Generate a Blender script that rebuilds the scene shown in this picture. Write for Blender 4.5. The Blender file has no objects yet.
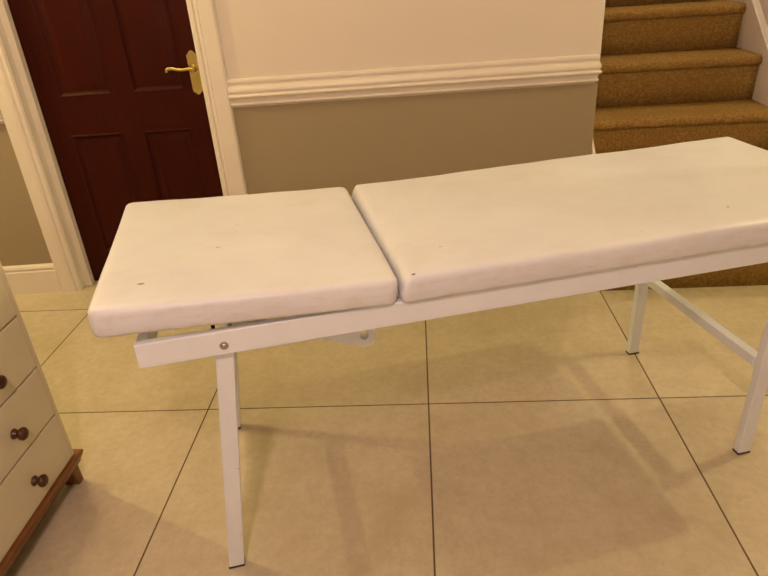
import bpy, bmesh, math, random
from mathutils import Vector, Matrix
random.seed(7)
S = bpy.context.scene
C = S.collection

# ------------------------------------------------------------------ helpers
def lin(r, g, b):
    f = lambda c: (c / 255 / 12.92) if c / 255 <= .04045 else ((c / 255 + .055) / 1.055) ** 2.4
    return (f(r), f(g), f(b), 1)

class N:
    """small node helper"""
    def __init__(s, name, rough=.5, base=(.8, .8, .8, 1), metal=0, spec=.5):
        s.m = bpy.data.materials.new(name); s.m.use_nodes = True
        s.t = s.m.node_tree; s.b = s.t.nodes['Principled BSDF']
        s.b.inputs['Roughness'].default_value = rough
        s.b.inputs['Base Color'].default_value = base
        s.b.inputs['Metallic'].default_value = metal
        s.b.inputs['Specular IOR Level'].default_value = spec
        s.co = s.t.nodes.new('ShaderNodeTexCoord').outputs['Object']
    def put(s, sock, v):
        if hasattr(v, 'is_output') or isinstance(v, bpy.types.NodeSocket): s.t.links.new(v, sock)
        else: sock.default_value = v
    def math(s, op, a, b=0.0, c=None, clamp=False):
        n = s.t.nodes.new('ShaderNodeMath'); n.operation = op; n.use_clamp = clamp
        s.put(n.inputs[0], a); s.put(n.inputs[1], b)
        if c is not None: s.put(n.inputs[2], c)
        return n.outputs[0]
    def noise(s, scale, detail=4, rough=.5, vec=None, dist=0):
        n = s.t.nodes.new('ShaderNodeTexNoise')
        n.inputs['Scale'].default_value = scale; n.inputs['Detail'].default_value = detail
        n.inputs['Roughness'].default_value = rough; n.inputs['Distortion'].default_value = dist
        s.t.links.new(vec or s.co, n.inputs['Vector']); return n.outputs['Fac']
    def map(s, scale=(1, 1, 1), rot=(0, 0, 0), loc=(0, 0, 0), vec=None):
        n = s.t.nodes.new('ShaderNodeMapping')
        n.inputs['Scale'].default_value = scale; n.inputs['Rotation'].default_value = rot; n.inputs['Location'].default_value = loc
        s.t.links.new(vec or s.co, n.inputs['Vector']); return n.outputs[0]
    def ramp(s, fac, stops):
        n = s.t.nodes.new('ShaderNodeValToRGB'); e = n.color_ramp.elements
        e[0].position, e[0].color = stops[0]; e[1].position, e[1].color = stops[-1]
        for p, c in stops[1:-1]:
            k = e.new(p); k.color = c
        s.put(n.inputs[0], fac); return n.outputs[0]
    def mix(s, fac, a, b, mode='MIX'):
        n = s.t.nodes.new('ShaderNodeMix'); n.data_type = 'RGBA'; n.blend_type = mode
        s.put(n.inputs[0], fac); s.put(n.inputs[6], a); s.put(n.inputs[7], b); return n.outputs[2]
    def sep(s, vec=None):
        n = s.t.nodes.new('ShaderNodeSeparateXYZ'); s.t.links.new(vec or s.co, n.inputs[0]); return n.outputs
    def color(s, v): s.put(s.b.inputs['Base Color'], v)
    def bump(s, h, strength=.2, dist=.01):
        n = s.t.nodes.new('ShaderNodeBump'); n.inputs['Strength'].default_value = strength; n.inputs['Distance'].default_value = dist
        s.t.links.new(h, n.inputs['Height']); s.t.links.new(n.outputs[0], s.b.inputs['Normal'])

def obj(name, bm, mat, parent=None, smooth=False, bevel=0, seg=2):
    bmesh.ops.recalc_face_normals(bm, faces=bm.faces[:])
    me = bpy.data.meshes.new(name); bm.to_mesh(me); bm.free()
    for m in (mat if isinstance(mat, (list, tuple)) else [mat]): me.materials.append(m)
    if smooth:
        for p in me.polygons: p.use_smooth = True
    o = bpy.data.objects.new(name, me); C.objects.link(o)
    if parent: o.parent = parent
    if bevel:
        b = o.modifiers.new('bevel', 'BEVEL'); b.width = bevel; b.segments = seg; b.limit_method = 'ANGLE'; b.angle_limit = math.radians(40)
        b.harden_normals = False
    return o

def thing(name, label, cat, loc=(0, 0, 0), rz=0):
    o = bpy.data.objects.new(name, None); C.objects.link(o)
    o.location = loc; o.rotation_euler = (0, 0, rz); o['label'] = label; o['category'] = cat
    o.empty_display_size = .1
    return o

def struct(o, label=None, cat=None):
    o['kind'] = 'structure'
    if label: o['label'] = label
    if cat: o['category'] = cat
    return o

def box(bm, x0, x1, y0, y1, z0, z1):
    v = [bm.verts.new((x, y, z)) for z in (z0, z1) for y in (y0, y1) for x in (x0, x1)]
    for f in ((0, 1, 3, 2), (4, 6, 7, 5), (0, 4, 5, 1), (2, 3, 7, 6), (0, 2, 6, 4), (1, 5, 7, 3)):
        bm.faces.new([v[i] for i in f])
    return v
def bx(*a):
    bm = bmesh.new(); box(bm, *a); return bm

def hexa(bm, lo, hi):
    """box from 4 lower and 4 upper corners"""
    a = [bm.verts.new(p) for p in lo]; b = [bm.verts.new(p) for p in hi]
    bm.faces.new(a); bm.faces.new(b)
    for i in range(4): bm.faces.new((a[i], a[(i + 1) % 4], b[(i + 1) % 4], b[i]))

def loft(bm, rings, close=True, caps=True):
    R = [[bm.verts.new(p) for p in r] for r in rings]
    n = len(R[0])
    for a, b in zip(R, R[1:]):
        for i in range(n if close else n - 1):
            bm.faces.new((a[i], a[(i + 1) % n], b[(i + 1) % n], b[i]))
    if caps:
        bm.faces.new(R[0]); bm.faces.new(R[-1])
    return R

def lathe(bm, prof, M, n=20):
    """prof: (radius, height) along local z, M places it"""
    rings = [[M @ Vector((r * math.cos(2 * math.pi * i / n), r * math.sin(2 * math.pi * i / n), h)) for i in range(n)] for r, h in prof]
    loft(bm, rings)

def prism(bm, pts, M, t0, t1):
    """polygon pts in local xy extruded t0..t1 along local z"""
    loft(bm, [[M @ Vector((x, y, t)) for x, y in pts] for t in (t0, t1)])

# ------------------------------------------------------------------ solved layout
H = 1.42
FOC, PITCH, ROLL, YAW = 629.77, .4865, -.0711, -.0725
WA = .0593; YW = 2.8756; WR = math.atan(WA); KX = 1 / math.cos(WR)
TX0, TS, TY0, TT = -1.601, .8002, 1.7864, .7860

# ------------------------------------------------------------------ materials
def mat_floor():
    n = N('polished_porcelain_tile', .3, spec=.45)
    x, y, z = n.sep()
    u = n.math('DIVIDE', n.math('SUBTRACT', x, TX0), TS); v = n.math('DIVIDE', n.math('SUBTRACT', y, TY0), TT)
    def edge(q, w):
        f = n.math('FRACT', q); d = n.math('MINIMUM', f, n.math('SUBTRACT', 1.0, f))
        return n.math('SUBTRACT', 1.0, n.math('DIVIDE', d, w, clamp=True), clamp=True)
    g = n.math('MAXIMUM', edge(u, .0042), edge(v, .0042))
    g = n.math('MULTIPLY', g, 2.2, clamp=True)
    cell = n.t.nodes.new('ShaderNodeCombineXYZ')
    n.put(cell.inputs[0], n.math('FLOOR', u)); n.put(cell.inputs[1], n.math('FLOOR', v))
    wn = n.t.nodes.new('ShaderNodeTexWhiteNoise'); n.t.links.new(cell.outputs[0], wn.inputs['Vector'])
    off = n.t.nodes.new('ShaderNodeVectorMath'); off.operation = 'MULTIPLY_ADD'
    n.t.links.new(wn.outputs['Color'], off.inputs[0]); off.inputs[1].default_value = (7, 7, 7); n.t.links.new(n.co, off.inputs[2])
    c1 = n.noise(3.2, 8, .68, vec=off.outputs[0], dist=.25)
    base = n.ramp(c1, [(.30, (.480, .410, .275, 1)), (.5, (.550, .485, .340, 1)), (.70, (.615, .550, .400, 1))])
    c2 = n.noise(11, 8, .72, vec=off.outputs[0], dist=.35)
    base = n.mix(n.ramp(c2, [(.45, (0, 0, 0, 1)), (.70, (.5, .5, .5, 1))]), base, (.64, .58, .44, 1))
    vein = n.noise(1.5, 9, .6, vec=n.map((1.6, .7, 1), (0, 0, .6), vec=off.outputs[0]), dist=.35)
    vm = n.math('ABSOLUTE', n.math('SUBTRACT', vein, .5))
    vm = n.math('SUBTRACT', 1.0, n.math('DIVIDE', vm, .012, clamp=True), clamp=True)
    base = n.mix(n.math('MULTIPLY', vm, .10), base, (.36, .28, .19, 1))
    fine = n.noise(38, 6, .75, vec=off.outputs[0])
    base = n.mix(n.ramp(fine, [(.40, (.30, .30, .30, 1)), (.56, (0, 0, 0, 1))]), base, (.400, .335, .235, 1))
    scr = n.noise(2.6, 7, .66, vec=n.map((.35, 2.2, 1), (0, 0, .95), vec=off.outputs[0]))
    sm = n.math('SUBTRACT', 1.0, n.math('DIVIDE', n.math('ABSOLUTE', n.math('SUBTRACT', scr, .60)), .006, clamp=True), clamp=True)
    base = n.mix(n.math('MULTIPLY', sm, .30), base, (.66, .61, .50, 1))
    sp = n.noise(55, 2, .5)
    base = n.mix(n.ramp(sp, [(.77, (0, 0, 0, 1)), (.80, (.5, .5, .5, 1))]), base, (.25, .18, .11, 1))
    n.color(n.mix(g, base, (.10, .065, .035, 1)))
    r = n.math('MULTIPLY_ADD', c2, .18, .27)
    n.put(n.b.inputs['Roughness'], n.math('MAXIMUM', r, n.math('MULTIPLY', g, .8)))
    n.bump(n.math('SUBTRACT', 1.0, g), .25, .002)
    return n.m

def mat_wall(name, split=True):
    n = N(name, .75, spec=.25)
    x, y, z = n.sep()
    g = n.noise(3, 5, .6)
    up = n.mix(n.math('MULTIPLY', g, .25), (0.7246, 0.6624, 0.6120, 1), (0.6639, 0.5952, 0.5355, 1))
    lo = n.mix(n.math('MULTIPLY', g, .3), (0.3220, 0.2651, 0.1800, 1), (0.2898, 0.2353, 0.1550, 1))
    if split:
        f = n.math('GREATER_THAN', z, .915); n.color(n.mix(f, lo, up))
    else: n.color(up)
    n.bump(n.noise(220, 3, .5), .08, .002)
    return n.m

def mat_paint(name, c, rough=.35, grime=.0):
    n = N(name, rough, spec=.5)
    g = n.noise(6, 5, .6)
    d = tuple(k * .86 for k in c[:3]) + (1,)
    col = n.mix(n.ramp(g, [(.35, (0, 0, 0, 1)), (.75, (.5, .5, .5, 1))]), c, d)
    if grime:
        s = n.noise(75, 3, .55)
        col = n.mix(n.ramp(s, [(.735, (0, 0, 0, 1)), (.765, (grime, grime, grime, 1))]), col, (.22, .16, .12, 1))
    n.color(col)
    n.bump(n.noise(90, 2, .5), .04, .002)
    return n.m

def mat_vinyl(name, spots):
    n = N(name, .36, spec=.45)
    x, y, z = n.sep()
    g = n.noise(3.2, 6, .6, dist=.7)
    col = n.ramp(g, [(.3, (0.6883, 0.7047, 0.7747, 1)), (.55, (0.7313, 0.7550, 0.8184, 1)), (.8, (0.7485, 0.7779, 0.8184, 1))])
    st = n.noise(9, 5, .65, vec=n.map((.5, 1, 1)))
    col = n.mix(n.ramp(st, [(.55, (0, 0, 0, 1)), (.8, (.35, .35, .35, 1))]), col, (0.6195, 0.5675, 0.5379, 1))
    gr = n.noise(26, 6, .7, vec=n.map((.6, 1, 2.2)))
    side = n.math('LESS_THAN', z, .052)          # the sides have taken the rub marks
    gm = n.math('MULTIPLY', n.ramp(gr, [(.50, (0, 0, 0, 1)), (.72, (1, 1, 1, 1))]), n.math('MULTIPLY_ADD', side, .38, .10))
    col = n.mix(gm, col, (0.5730, 0.4536, 0.3348, 1))
    s = n.noise(60, 2, .5)
    col = n.mix(n.ramp(s, [(.755, (0, 0, 0, 1)), (.775, (.45, .45, .45, 1))]), col, (0.3614, 0.2745, 0.2151, 1))
    for (sx, sy, r, k) in spots:          # small scuffs worn into the vinyl
        dx = n.math('MULTIPLY', n.math('SUBTRACT', x, sx), .6); dy = n.math('SUBTRACT', y, sy)
        d = n.math('SQRT', n.math('ADD', n.math('MULTIPLY', dx, dx), n.math('MULTIPLY', dy, dy)))
        m = n.math('MULTIPLY', n.math('LESS_THAN', d, r), k)
        col = n.mix(m, col, (0.1376, 0.1006, 0.0861, 1))
    n.color(col)
    n.bump(n.math('ADD', n.noise(5, 3, .5), n.math('MULTIPLY', n.noise(160, 2, .5), .05)), .25, .006)
    return n.m

def mat_wood(name, a, b, rough, scale=(1, 1, 1), spec=.4, ring=9):
    n = N(name, rough, spec=spec)
    w = n.noise(ring, 6, .6, vec=n.map(scale), dist=.8)
    f = n.noise(ring * 9, 3, .6, vec=n.map(scale))
    col = n.mix(n.ramp(w, [(.3, (0, 0, 0, 1)), (.7, (1, 1, 1, 1))]), a, b)
    n.color(n.mix(n.math('MULTIPLY', f, .35), col, tuple(k * .6 for k in a[:3]) + (1,)))
    n.bump(f, .06, .002)
    return n.m

def mat_carpet():
    n = N('brown_carpet', .95, spec=.05)
    a = n.noise(210, 4, .75); b = n.noise(6, 4, .6); c = n.noise(85, 4, .75)
    col = n.ramp(a, [(.30, (0.3800, 0.2258, 0.0516, 1)), (.5, (0.5499, 0.3524, 0.1032, 1)), (.70, (0.7601, 0.5239, 0.2064, 1))])
    col = n.mix(n.ramp(c, [(.40, (.8, .8, .8, 1)), (.52, (0, 0, 0, 1))]), col, (0.3800, 0.2258, 0.0516, 1))
    col = n.mix(n.ramp(c, [(.52, (0, 0, 0, 1)), (.66, (.7, .7, .7, 1))]), col, (0.7278, 0.4969, 0.1936, 1))
    col = n.mix(n.ramp(b, [(.4, (0, 0, 0, 1)), (.7, (.45, .45, .45, 1))]), col, (0.4690, 0.2891, 0.0775, 1))
    n.color(col)
    n.bump(n.math('ADD', a, n.math('MULTIPLY', c, .8)), 1.0, .012)
    return n.m

M_floor = mat_floor()
M_wall = mat_wall('two_tone_wall_paint')
M_plain = mat_wall('cream_wall_paint', False)
M_trim = mat_paint('cream_gloss_trim', (0.7776, 0.7200, 0.6600, 1), .35)
M_frame = mat_paint('white_enamel_steel', (.80, .85, .925, 1), .33, .5)
M_chest = mat_paint('white_chest_paint', (0.6776, 0.6300, 0.4648, 1), .5)
M_head = mat_vinyl('worn_cream_vinyl', [(.095, .101, .0045, .75), (.252, .263, .0028, .6), (.30, .40, .002, .4)])
M_body = mat_vinyl('worn_cream_vinyl_long', [(.879, .111, .003, .8), (.030, .012, .0028, .9), (.127, .130, .0022, .6), (.60, .05, .002, .4)])
M_door = mat_wood('mahogany', (0.0437, 0.0043, 0.0010, 1), (0.0247, 0.0023, 0.0007, 1), .45, (9, 9, .7), .12, 6)
M_pine = mat_wood('antique_pine', (.215, .088, .018, 1), (.130, .047, .009, 1), .45, (6, .8, 6))
M_knob = mat_wood('dark_pine_knob', (.085, .030, .008, 1), (.050, .018, .006, 1), .35, (3, 3, 3))
M_brass = N('polished_brass', .25, (.66, .54, .22, 1), 1).m
M_steel = N('bolt_steel', .4, (.42, .39, .36, 1), .9).m
M_rubber = N('black_rubber', .7, (.02, .016, .014, 1)).m
M_carpet = mat_carpet()
M_ceil = mat_paint('white_ceiling_paint', (.80, .76, .70, 1), .9)

# ------------------------------------------------------------------ room shell
XL, XR, YF, ZC = -3.2, 3.1, -2.6, 2.42      # left, right, behind the viewer, ceiling
R1 = 2.568                                    # first riser
RISE, GO = .216, .265
SX0, SX1 = .821, 1.705                        # stair between its strings
WEND = .806                                   # end of the dado wall
STW = 1.745                                   # wall on the right of the stair
YS = 6.2                                      # back of the stairwell

struct(obj('floor', bx(XL - .1, XR + .1, YF - .1, 3.4, -.12, 0), M_floor))
bm = bmesh.new()
YC = 2.90                                     # hall ceiling ends over the stair, the well is open above
def slab(x0, x1, a0, a1, b): loft(bm, [[(x0, YF - .1, z), (x1, YF - .1, z), (x1, a1, z), (x0, a0, z)] for z in (ZC, ZC + .25)])
slab(WEND - .1, STW, YC - .035, YC + .055, 0)
box(bm, XL - .1, WEND - .1, YF - .1, 3.4, ZC, ZC + .25); box(bm, STW, XR + .1, YF - .1, 3.4, ZC, ZC + .25)
struct(obj('ceiling', bm, M_ceil))
struct(obj('wall_left', bx(XL - .1, XL, YF, 3.3, 0, ZC), M_wall))
struct(obj('wall_right', bx(XR, XR + .1, YF, 2.6, 0, ZC), M_wall))
struct(obj('wall_front', bx(XL - .1, XR + .1, YF - .1, YF, 0, ZC), M_wall))

def wall_obj(o):
    o.location = (0, YW, 0); o.rotation_euler = (0, 0, WR); return o
# wall frame: local x along the wall, local y into the wall (0 = face of the joinery), wall face at y = FACE
FACE = .018
DL, DR = -1.7500 * KX, -.9370 * KX            # clear opening between architraves
DT = 2.03
bm = bmesh.new()
box(bm, XL - .4, DL - .004, FACE, .16, 0, ZC)
box(bm, DL - .004, DR + .004, FACE, .16, DT, ZC)
box(bm, DR + .004, WEND * KX, FACE, .16, 0, ZC)
wall_obj(struct(obj('wall_back', bm, M_wall)))
# closed cupboard space behind the door, return wall of the stair, far wall and right wall of the stairwell
struct(obj('wall_stair_left', bx(WEND - .10, WEND - .001, 2.935 + .05, YS, 0, 5.2), M_plain))
struct(obj('wall_stair_right', bx(STW, STW + .1, R1 + .02, YS, 0, 5.2), M_plain))
struct(obj('wall_stair_back', bx(WEND - .1, STW + .1, YS, YS + .1, 0, 5.2), M_plain))
bm = bmesh.new(); box(bm, WEND - .1, STW + .1, YC - .5, YC - .4, ZC + .25, 5.2)
struct(obj('wall_stair_front', bm, M_plain))
bm = bmesh.new(); box(bm, WEND - .15, STW + .15, YC - .6, YS + .1, 5.2, 5.3)
struct(obj('ceiling_stairwell', bm, M_ceil))
bm = bmesh.new()
box(bm, WEND - .2, WEND - .1, YC - .5, 3.3, ZC + .25, 5.2); box(bm, STW + .1, STW + .2, YC - .5, R1 + .3, ZC + .25, 5.2)
struct(obj('wall_stair_upper', bm, M_plain))
struct(obj('wall_back_right', bx(STW + .1, XR + .1, R1 + .02, R1 + .12, 0, ZC), M_wall))

# dado rail: moulded section swept along the wall, mitred round the corner at its right end
DADO = [(0, 0), (.010, 0), (.0145, -.005), (.0155, -.012), (.014, -.019), (.010, -.022), (.010, -.031), (.020, -.034), (.0255, -.040),
        (.0280, -.049), (.0265, -.057), (.021, -.0605), (.021, -.0635), (.029, -.066), (.0335, -.071), (.0335, -.075), (.029, -.080),
        (.0205, -.083), (.0155, -.090), (.0130, -.099), (.0130, -.101), (.0180, -.103), (.0200, -.108), (.0180, -.113), (.012, -.116), (.004, -.120), (0, -.124)]
def dado(name, x0, x1, ztop, mitre=False):
    bm = bmesh.new()
    r0 = [(x0, FACE - d, ztop + z) for d, z in DADO]
    r1 = [(x1 + (d * .55 - .014 if mitre else 0), FACE - d, ztop + z) for d, z in DADO]
    rings = [r0, r1]
    if mitre:
        rings.append([(x1 + (d * .55 - .014), .05, ztop + z) for d, z in DADO])
    loft(bm, rings)
    o = obj(name, bm, M_trim); return wall_obj(struct(o))
dado('trim_1', DR + .108, WEND * KX - .002, .978, True)
dado('trim_2', XL - .3, DL - .098, .978)

BASE = [(0, 0), (.018, 0), (.018, .118), (.0165, .122), (.012, .126), (.012, .130), (.0165, .134), (.0165, .140), (.013, .148), (.007, .154), (0, .156)]
def skirting(name, x0, x1):
    bm = bmesh.new(); loft(bm, [[(x, FACE - d, z) for d, z in BASE] for x in (x0, x1)])
    return wall_obj(struct(obj(name, bm, M_trim)))
skirting('baseboard_back', DR + .108, WEND * KX)
skirting('baseboard_back_left', XL - .3, DL - .098)
struct(obj('baseboard_left', bx(XL, XL + .018, YF, 2.6, 0, .15), M_trim))

# architraves (profile x from the inner edge outwards, y = depth in front of the wall)
ARC = [(0, FACE), (0, .004), (.004, 0), (.017, -.001), (.021, .004), (.025, .004), (.029, -.002), (.036, -.005), (.040, -.003),
       (.044, -.0045), (.094, -.0045), (.100, -.001), (.102, .004), (.104, FACE)]
bm = bmesh.new()
for sx, xe, k in ((-1, DL, .96), (1, DR, 1.06)):
    prof = lambda z, w: [(xe + sx * px * k, py, z + px * k * w) for px, py in ARC]
    loft(bm, [prof(0, 0), prof(DT, 1)])
loft(bm, [[(xe + sx * px * k, py, DT + px * k) for px, py in ARC] for sx, xe, k in ((-1, DL, .96), (1, DR, 1.06))])
wall_obj(struct(obj('trim_3', bm, M_trim)))
# door lining with its stop
bm = bmesh.new()
SW = .036
box(bm, DL - .003, DL + .004, .006, .16, 0, DT); box(bm, DR - .004, DR + .003, .006, .16, 0, DT); box(bm, DL, DR, .006, .16, DT - .004, DT + .003)
for a, b in ((DL + .004, DL + SW), (DR - .012, DR - .004)):
    box(bm, a, b, .052, .092, 0, DT - .004)
box(bm, DL + SW, DR - .012, .052, .092, DT - SW, DT - .004)
wall_obj(struct(obj('trim_4', bm, M_trim, bevel=.003)))
struct(obj('wall_cupboard', bx(-2.2, .6, 3.25, 3.35, 0, ZC), M_plain))

# panelled door
dr = bpy.data.objects.new('door_1', None); C.objects.link(dr); wall_obj(dr); struct(dr)
dr['label'] = 'dark red mahogany panelled door with a brass lever handle'
X0, X1, Z0, Z1 = DL + .020, DR - .012, .006, DT - .03
YD = .094
xs = [X0, -1.616 * KX, -1.375 * KX, -1.280 * KX, -1.044 * KX, X1]
zs = [Z0, .165, .762, .936, 1.86, Z1]
bm = bmesh.new()
def quad(pts): bm.faces.new([bm.verts.new(p) for p in pts])
for i in range(5):
    for j in range(5):
        a, b, c, d = xs[i], xs[i + 1], zs[j], zs[j + 1]
        if i in (1, 3) and j in (1, 3):
            rings = [(0, 0), (.002, -.002), (.006, -.002), (.012, .003), (.016, .008), (.020, .0095), (.050, .005), (.053, .0055)]
            R = [[(a + o, YD + e, c + o), (b - o, YD + e, c + o), (b - o, YD + e, d - o), (a + o, YD + e, d - o)] for o, e in rings]
            for p, q in zip(R, R[1:]):
                for k in range(4): quad([p[k], p[(k + 1) % 4], q[(k + 1) % 4], q[k]])
            quad(R[-1])
        else: quad([(a, YD, c), (b, YD, c), (b, YD, d), (a, YD, d)])
bmesh.ops.remove_doubles(bm, verts=bm.verts[:], dist=1e-5)
e = [q for q in bm.edges if q.is_boundary]
r = bmesh.ops.extrude_edge_only(bm, edges=e)
nv = [g for g in r['geom'] if isinstance(g, bmesh.types.BMVert)]
bmesh.ops.translate(bm, verts=nv, vec=(0, .04, 0))
bmesh.ops.contextual_create(bm, geom=[q for q in bm.edges if q.is_boundary])
obj('door_leaf', bm, M_door, dr)
# brass lever on its shaped plate
HX, HZ = -.984 * KX, 1.022
bm = bmesh.new()
pl = [(-.006, .077), (.006, .077), (.0245, .056), (.0235, .045), (.0235, -.088), (.021, -.099), (.012, -.104), (.006, -.112), (-.006, -.112), (-.012, -.104), (-.021, -.099), (-.0235, -.088), (-.0235, .045), (-.0245, .056)]
Mh = Matrix.Translation((HX, YD - .003, HZ)) @ Matrix.Rotation(math.pi / 2, 4, 'X')
prism(bm, pl, Mh, 0, .005)
h = obj('door_handle', bm, M_brass, dr, bevel=.0015)
bm = bmesh.new()
Mr = Matrix.Translation((HX + .002, YD - .008, HZ + .004)) @ Matrix.Rotation(math.pi / 2, 4, 'X')
lathe(bm, [(.016, 0), (.016, .004), (.0105, .008), (.0095, .030), (.0105, .036), (.0105, .047), (.004, .050)], Mr, 18)
path = [(.004, -.046, .004, .010), (-.018, -.047, .002, .0085), (-.040, -.047, .000, .0075), (-.062, -.047, .003, .0078), (-.083, -.047, .0085, .0082),
        (-.100, -.046, .009, .0085), (-.110, -.044, .004, .009), (-.113, -.041, -.003, .0085), (-.110, -.038, -.008, .006)]
rings = []
for i, (px, py, pz, rr) in enumerate(path):
    a = Vector(path[max(i - 1, 0)][:3]); b = Vector(path[min(i + 1, len(path) - 1)][:3]); t = (b - a).normalized()
    s = t.cross(Vector((0, 1, 0))).normalized(); w = s.cross(t).normalized()
    rings.append([Vector((HX + px, YD - .003 + py, HZ + pz + .004)) + s * rr * math.cos(k * math.pi / 6) * .95 + w * rr * math.sin(k * math.pi / 6) * .8 for k in range(12)])
loft(bm, rings)
obj('lever', bm, M_brass, h, smooth=True)

# ------------------------------------------------------------------ carpeted staircase
st = thing('staircase', 'straight stair in worn golden brown carpet between pale strings, behind the couch', 'staircase', (SX0, R1, 0))
W = SX1 - SX0
for k in range(11):
    y0 = k * GO; z0 = k * RISE; z1 = z0 + RISE
    prof = []                                  # (y, z): riser, rolled nosing, tread
    prof += [(y0 + .004, z0 + (.0 if k == 0 else -.004)), (y0 + .001, z0 + RISE * .45), (y0 - .001, z1 - .062), (y0 - .004, z1 - .052)]
    cy, cz, r = y0 + .003, z1 - .024, .024
    for a in range(-110, 95, 18):
        t = math.radians(a); prof.append((cy - r * math.cos(t), cz + r * math.sin(t)))
    prof += [(y0 + .06, z1 + .000), (y0 + GO * .6, z1 - .001), (y0 + GO - .02, z1 + .0005), (y0 + GO + .003, z1 + .001), (y0 + GO + .003, z1 - .09), (y0 + .07, z0 - .0 if k == 0 else z0 - .01)]
    bm = bmesh.new()
    n = 24; rings = []
    for i in range(n + 1):
        x = W * i / n
        if i == 0: x += .001
        wv = [.0018 * math.sin(i * 1.3 + k * 2 + j * .4) + random.uniform(-.0008, .0008) for j in range(len(prof))]
        rings.append([(x, y + wv[j] * (1 if j < len(prof) - 3 else 0), z + wv[j] * .7 * (1 if 2 < j < len(prof) - 3 else 0)) for j, (y, z) in enumerate(prof)])
    loft(bm, rings)
    o = obj('step', bm, M_carpet, st, smooth=True)
def string(x0, x1, y0, y1, up, dn):
    bm = bmesh.new(); p = RISE / GO
    pts = lambda x: [(x, y0, max(0, y0 * p + RISE - dn)), (x, y0, y0 * p + RISE + up), (x, y1, y1 * p + RISE + up), (x, y1, y1 * p + RISE - dn)]
    loft(bm, [pts(x0), pts(x1)]); return bm
obj('string', string(-.0135, -.0005, .30, 2.9, .032, .30), M_trim, st, bevel=.003)
sr = obj('string', string(W + .001, W + .022, .02, 2.9, .045, .30), M_trim, st, bevel=.003)
obj('moulding', string(W, W + .037, .02, 2.9, .070, -.042), M_trim, sr, bevel=.004)

# ------------------------------------------------------------------ treatment couch
ANG = math.radians(14.699)
ct = thing('treatment_couch', 'white steel framed treatment couch with two worn cream vinyl cushions', 'couch', (-.527, 1.112, 0), ANG)
VN, VF = -.016, .624                          # outer faces of the side rails
ZB, ZT = .677, .736
U0, U1 = -.088, 1.735
rails = []
for v0, v1 in ((VN, VN + .020), (VF - .020, VF)):
    rails.append(obj('side_rail', bx(U0, U1, v0, v1, ZB, ZT), M_frame, ct, bevel=.0035, seg=3))
for u0 in (U0 + .002, U1 - .027):
    obj('end_rail', bx(u0, u0 + .025, VN + .020, VF - .020, ZB + .004, ZT - .003), M_frame, ct, bevel=.003)
obj('cross_rail', bx(.465, .490, VN + .020, VF - .020, ZB + .012, ZT - .004), M_frame, ct, bevel=.003)
LW, LT = .041, .025
def leg(ub, ut, v0):
    bm = bmesh.new(); zt = ZT - .034; zb = .005
    hexa(bm, [(ub, v0, zb), (ub + LW, v0, zb), (ub + LW, v0 + LT, zb), (ub, v0 + LT, zb)], [(ut, v0, zt), (ut + LW, v0, zt), (ut + LW, v0 + LT, zt), (ut, v0 + LT, zt)])
    L = obj('leg', bm, M_frame, ct, bevel=.003)
    obj('foot_cap', bx(ub - .0002, ub + LW + .0002, v0 - .0002, v0 + LT + .0002, 0, .0065), M_rubber, L)
    return L
VL = (VN + .0205, VF - .0205 - LT)
for v0 in VL:
    leg(-.019, .0715, v0); uu = 1.516 if v0 == VL[0] else 1.499; leg(uu, uu, v0)
zc = .331
for u in (.030, 1.510):
    obj('crossbar', bx(u, u + .029, VL[0] + LT, VL[1], zc - .015, zc + .015), M_frame, ct, bevel=.002)
for r, v, s in ((rails[0], VN, 1), (rails[1], VF, -1)):
    for u, z in ((.0925, .7005), (1.537 if s > 0 else 1.52, .7005)):
        bm = bmesh.new()
        lathe(bm, [(.0095, 0), (.0095, .0015), (.0065, .002), (.0065, .0045), (.0045, .006)], Matrix.Translation((u, v + .0002 * s, z)) @ Matrix.Rotation(s * math.pi / 2, 4, 'X'), 16)
        obj('bolt', bm, M_steel, r)
# steel ratchet stay of the head section hanging below the rail
bm = bmesh.new()
Mx = Matrix(((1, 0, 0, 0), (0, 0, 1, 0), (0, 1, 0, 0), (0, 0, 0, 1)))
stay = [(.10, .722), (.16, .700), (.28, .672), (.351, .650), (.379, .640), (.403, .632), (.397, .612), (.409, .604), (.419, .612), (.416, .628), (.431, .634), (.435, .616), (.427, .590), (.405, .585), (.360, .602), (.298, .629), (.20, .664), (.10, .700)]
for v in (.062, .078):
    prism(bm, stay, Mx, v, v + .003)
prism(bm, [(.431, .636), (.436, .616), (.428, .589), (.4245, .592), (.4315, .616), (.427, .634)], Mx, .058, .085)
prism(bm, [(.12, .716), (.16, .698), (.16, .690), (.12, .706)], Mx, .065, .078)
obj('ratchet_stay', bm, M_frame, ct)
bm = bmesh.new(); lathe(bm, [(.005, 0), (.005, .6)], Matrix.Translation((.105, .012, .706)) @ Matrix.Rotation(-math.pi / 2, 4, 'X'), 10)
obj('pivot_rod', bm, M_steel, ct)
bm = bmesh.new(); lathe(bm, [(.0045, .690), (.0045, .7555), (.007, .7555), (.007, .7605)], Matrix.Translation((.070, .050, 0)), 10)
obj('stop_peg', bm, M_rubber, ct)

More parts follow.
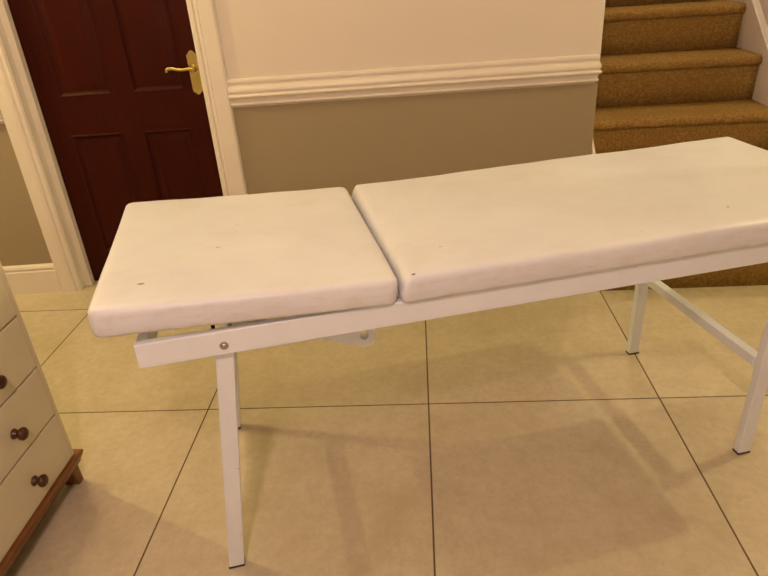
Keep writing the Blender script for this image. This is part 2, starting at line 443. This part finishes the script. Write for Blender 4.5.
def cushion(name, L, Wd, T, loc, tilt, mat, rc=.030, seed=1, lead=1.0, end=0, flare=0):
    rnd = random.Random(seed)
    prof = [(.030, 0), (.008, .0005), (.002, .003), (0, .009), (-.0020, .026), (-.0012, .042), (0, .0500), (.0025, .0560), (.0065, .0595), (.014, .0618), (.030, .0630), (.055, .0636), (.10, .0642), (.16, .0646), (.22, .0650), (.28, .0652)]
    k = T / .064
    # perimeter parametrised by corner arcs and long sides
    per = []
    nL, nW, nc = 36, 22, 6
    def corner(cx, cy, a0): return [(cx, cy, a0 + (math.pi / 2) * i / nc) for i in range(nc + 1)]
    sides = []
    cs = [(L - 1, 0), (0, 0)]
    corners = [(0, 0, math.pi), (L, 0, 1.5 * math.pi), (L, Wd, 0), (0, Wd, .5 * math.pi)]
    ph = [rnd.uniform(0, 6) for _ in range(6)]
    rings = []
    for ins, z in prof:
        r = max(rc - ins, .004); pts = []
        for ci, (cx, cy, a0) in enumerate(corners):
            ccx = ins + r if cx == 0 else L - ins - r
            ccy = ins + r if cy == 0 else Wd - ins - r
            arc = [(ccx + r * math.cos(a0 + math.pi / 2 * i / nc), ccy + r * math.sin(a0 + math.pi / 2 * i / nc)) for i in range(nc + 1)]
            pts += arc
            nx, ny, na = corners[(ci + 1) % 4]
            nccx = ins + r if nx == 0 else L - ins - r
            nccy = ins + r if ny == 0 else Wd - ins - r
            ex, ey = nccx + r * math.cos(na), nccy + r * math.sin(na)
            sx, sy = arc[-1]; m = nL if ci % 2 == 0 else nW
            pts += [(sx + (ex - sx) * j / m, sy + (ey - sy) * j / m) for j in range(1, m)]
        ring = []
        for (x, y) in pts:
            zz = z * k
            wob = .0006 * math.sin(x * 17 + ph[0]) +    .0004 * math.sin(x * 41 + ph[1]) + .0005 * math.sin(y * 29 + ph[2])
            side = 1 - abs(2 * z / .064 - 1)
            # slack vinyl: the sides pull in and out a little, the top edge dips slightly
            dx = dy = 0
            if y < Wd * .5 and ins < .06: dy = -wob * side
            if y > Wd * .5 and ins < .06: dy = wob * side
            if z > .04: zz += wob * .9 - .0012 * math.sin(x * 9 + y * 11 + ph[3])
            q = min(1, max(0, (z - .012) / .050)); q = q * q * (3 - 2 * q)
            e = (lead - 1) * .013 * q * max(0, 1 - max(0, x) / .14)
            e += end * max(0, y / Wd) * max(0, 1 - x / L) + flare * max(0, 1 - y / Wd) * max(0, x / L)
            ring.append((x + dx + e, y + dy, zz))
        rings.append(ring)
    bm = bmesh.new()
    Rr = loft(bm, rings, caps=False)
    bm.faces.new(Rr[0])
    c = bm.verts.new((L / 2, Wd / 2, .0652 * k)); last = Rr[-1]
    # close the top with a strip of quads across the remaining slot
    bm.verts.remove(c); f = bm.faces.new(last)
    bmesh.ops.triangulate(bm, faces=[f])
    o = obj(name, bm, mat, ct, smooth=True)
    o.location = loc; o.rotation_euler = (0, tilt, 0)
    return o
CV0, CV1 = -.031, .638
head = cushion('head_cushion', .630, CV1 - CV0, .066, (-.157, CV0, .7725), math.atan2(.0345, .62), M_head, rc=.026, seed=3, end=-.012, flare=.007)
body = cushion('body_cushion', 1.317, CV1 - CV0, .066, (.4865, CV0, .7365), 0, M_body, rc=.014, seed=8, lead=2.0)
# ------------------------------------------------------------------ chest of drawers
CX, CY = -1.0965, 1.439
ch = thing('chest_of_drawers', 'white painted chest of drawers with turned wooden knobs on a pine plinth', 'chest of drawers', (CX, CY, 0))
D, L = .46, .84                               # depth (towards -x), length (towards -y)
ZB0, PI_ = .120, .1675
zt = ZB0 + 4 * PI_ + .012
bm = bmesh.new()
box(bm, -D, -.002, -.016, 0, ZB0, zt); box(bm, -D, -.002, -L, -L + .016, ZB0, zt)
box(bm, -D, -D + .012, -L + .016, -.016, ZB0, zt)
box(bm, -D + .012, -.03, -L + .016, -.016, ZB0, ZB0 + .012)
for k in range(1, 5): box(bm, -D + .012, -.014, -L + .016, -.016, ZB0 + k * PI_ - .004, ZB0 + k * PI_ + .008 if k < 4 else zt)
obj('carcass', bm, M_chest, ch)
obj('top', bx(-D, .001, -L - .001, .001, zt, zt + .022), M_chest, ch, bevel=.006, seg=3)
for k in range(4):
    z0 = ZB0 + k * PI_ + (.001 if k == 0 else .003); z1 = ZB0 + (k + 1) * PI_ - .003
    d = obj('drawer', bx(-.022, 0, -L + .0175, -.0175, z0, z1), M_chest, ch, bevel=.0025)
    for y in (-.192, -L + .192):
        bm = bmesh.new()
        lathe(bm, [(.0135, -.001), (.0145, .002), (.0125, .006), (.0085, .010), (.0082, .013), (.0105, .016), (.0160, .020), (.0180, .025), (.0172, .030), (.0130, .034), (.006, .036), (.0008, .0365)],
              Matrix.Translation((0, y, ZB0 + (k + .455) * PI_)) @ Matrix.Rotation(math.pi / 2, 4, 'Y'), 24)
        obj('knob', bm, M_knob, d, smooth=True)
# pine plinth: moulding with bracket feet
bm = bmesh.new()
pr = [(0.010, .1195), (.014, .117), (.014, .110), (.010, .100), (.004, .088), (.002, .080)]
rings = []
for o, z in pr: rings.append([(o, o + .008, z), (-D - .002, o + .008, z), (-D - .002, -L - o, z), (o, -L - o, z)])
loft(bm, rings)
obj('plinth', bm, M_pine, ch, bevel=.0012)
def foot(sx, sy):
    bm = bmesh.new()
    q = 1 if sy else -1; yo = 0 if sy else -L
    X = (-.014, -.062, -.003, -.085) if sx else (-D + .062, -D + .014, -D + .085, -D + .003)
    lo = [(X[0], yo + q * .015, 0), (X[1], yo + q * .015, 0), (X[1], yo - q * .012, 0), (X[0], yo - q * .012, 0)]
    hi = [(X[2], yo - q * .002, .084), (X[3], yo - q * .002, .084), (X[3], yo - q * .040, .084), (X[2], yo - q * .040, .084)]
    hexa(bm, lo, hi); obj('foot', bm, M_pine, ch, bevel=.002)
for sx in (1, 0):
    for sy in (1, 0): foot(sx, sy)

# ------------------------------------------------------------------ camera
cam = bpy.data.cameras.new('camera'); co = bpy.data.objects.new('camera', cam); C.objects.link(co)
cam.sensor_fit = 'HORIZONTAL'; cam.sensor_width = 36; cam.lens = FOC / 768 * 36; cam.clip_start = .02
cy, sy, cp, sp = math.cos(YAW), math.sin(YAW), math.cos(PITCH), math.sin(PITCH)
fw = Vector((sy * cp, cy * cp, -sp)); rt = Vector((cy, -sy, 0)); up = rt.cross(fw)
r2 = math.cos(ROLL) * rt + math.sin(ROLL) * up; u2 = -math.sin(ROLL) * rt + math.cos(ROLL) * up
Mc = Matrix((r2, u2, -fw)).transposed().to_4x4(); Mc.translation = (0, 0, H)
co.matrix_world = Mc
S.camera = co

# ------------------------------------------------------------------ lamps of the hall and landing, plus an added front fill
def lamp(name, loc, power, col, r=.04, spot=None, blend=.5):
    l = bpy.data.lights.new(name, 'SPOT' if spot else 'POINT'); l.energy = power; l.color = col; l.shadow_soft_size = r
    if spot: l.spot_size = math.radians(spot); l.spot_blend = blend
    o = bpy.data.objects.new(name, l); C.objects.link(o); o.location = loc; return o
def rgb(name, loc, e, r=.03):
    m = max(e); return lamp(name, loc, m, tuple(k / m for k in e), r)
rgb('hall_lamp_left', (-2.5, 2.13, 2.36), (57, 44.5, 19), .02)
rgb('hall_lamp_chest', (-1.32, 1.74, 2.36), (22, 16, 8), .02)
rgb('hall_lamp_right', (2.38, 2.22, 2.36), (52.6, 42.4, 19), .02)
rgb('hall_lamp_middle', (-.15, -.3, 2.36), (67, 43.5, 37), .05)
rgb('front_fill', (-.25, -1.2, 1.75), (23, 18, 15), .05)  # added low fill behind the viewer, no real lamp; lifts couch front and floor
rgb('landing_lamp', (1.25, 4.31, 4.6), (90, 72, 50), .06)

w = bpy.data.worlds.new('world'); S.world = w; w.use_nodes = True
w.node_tree.nodes['Background'].inputs[0].default_value = (1, .72, .45, 1)
w.node_tree.nodes['Background'].inputs[1].default_value = 0
S.view_settings.view_transform = 'Standard'; S.view_settings.look = 'None'
S.view_settings.exposure = 0.02; S.view_settings.gamma = 1; S.view_settings.use_curve_mapping = False
S.cycles.use_denoising = True
S.cycles.denoising_prefilter = 'ACCURATE'
S.cycles.use_adaptive_sampling = False
S.cycles.use_light_tree = False
S.cycles.sample_clamp_indirect = 4
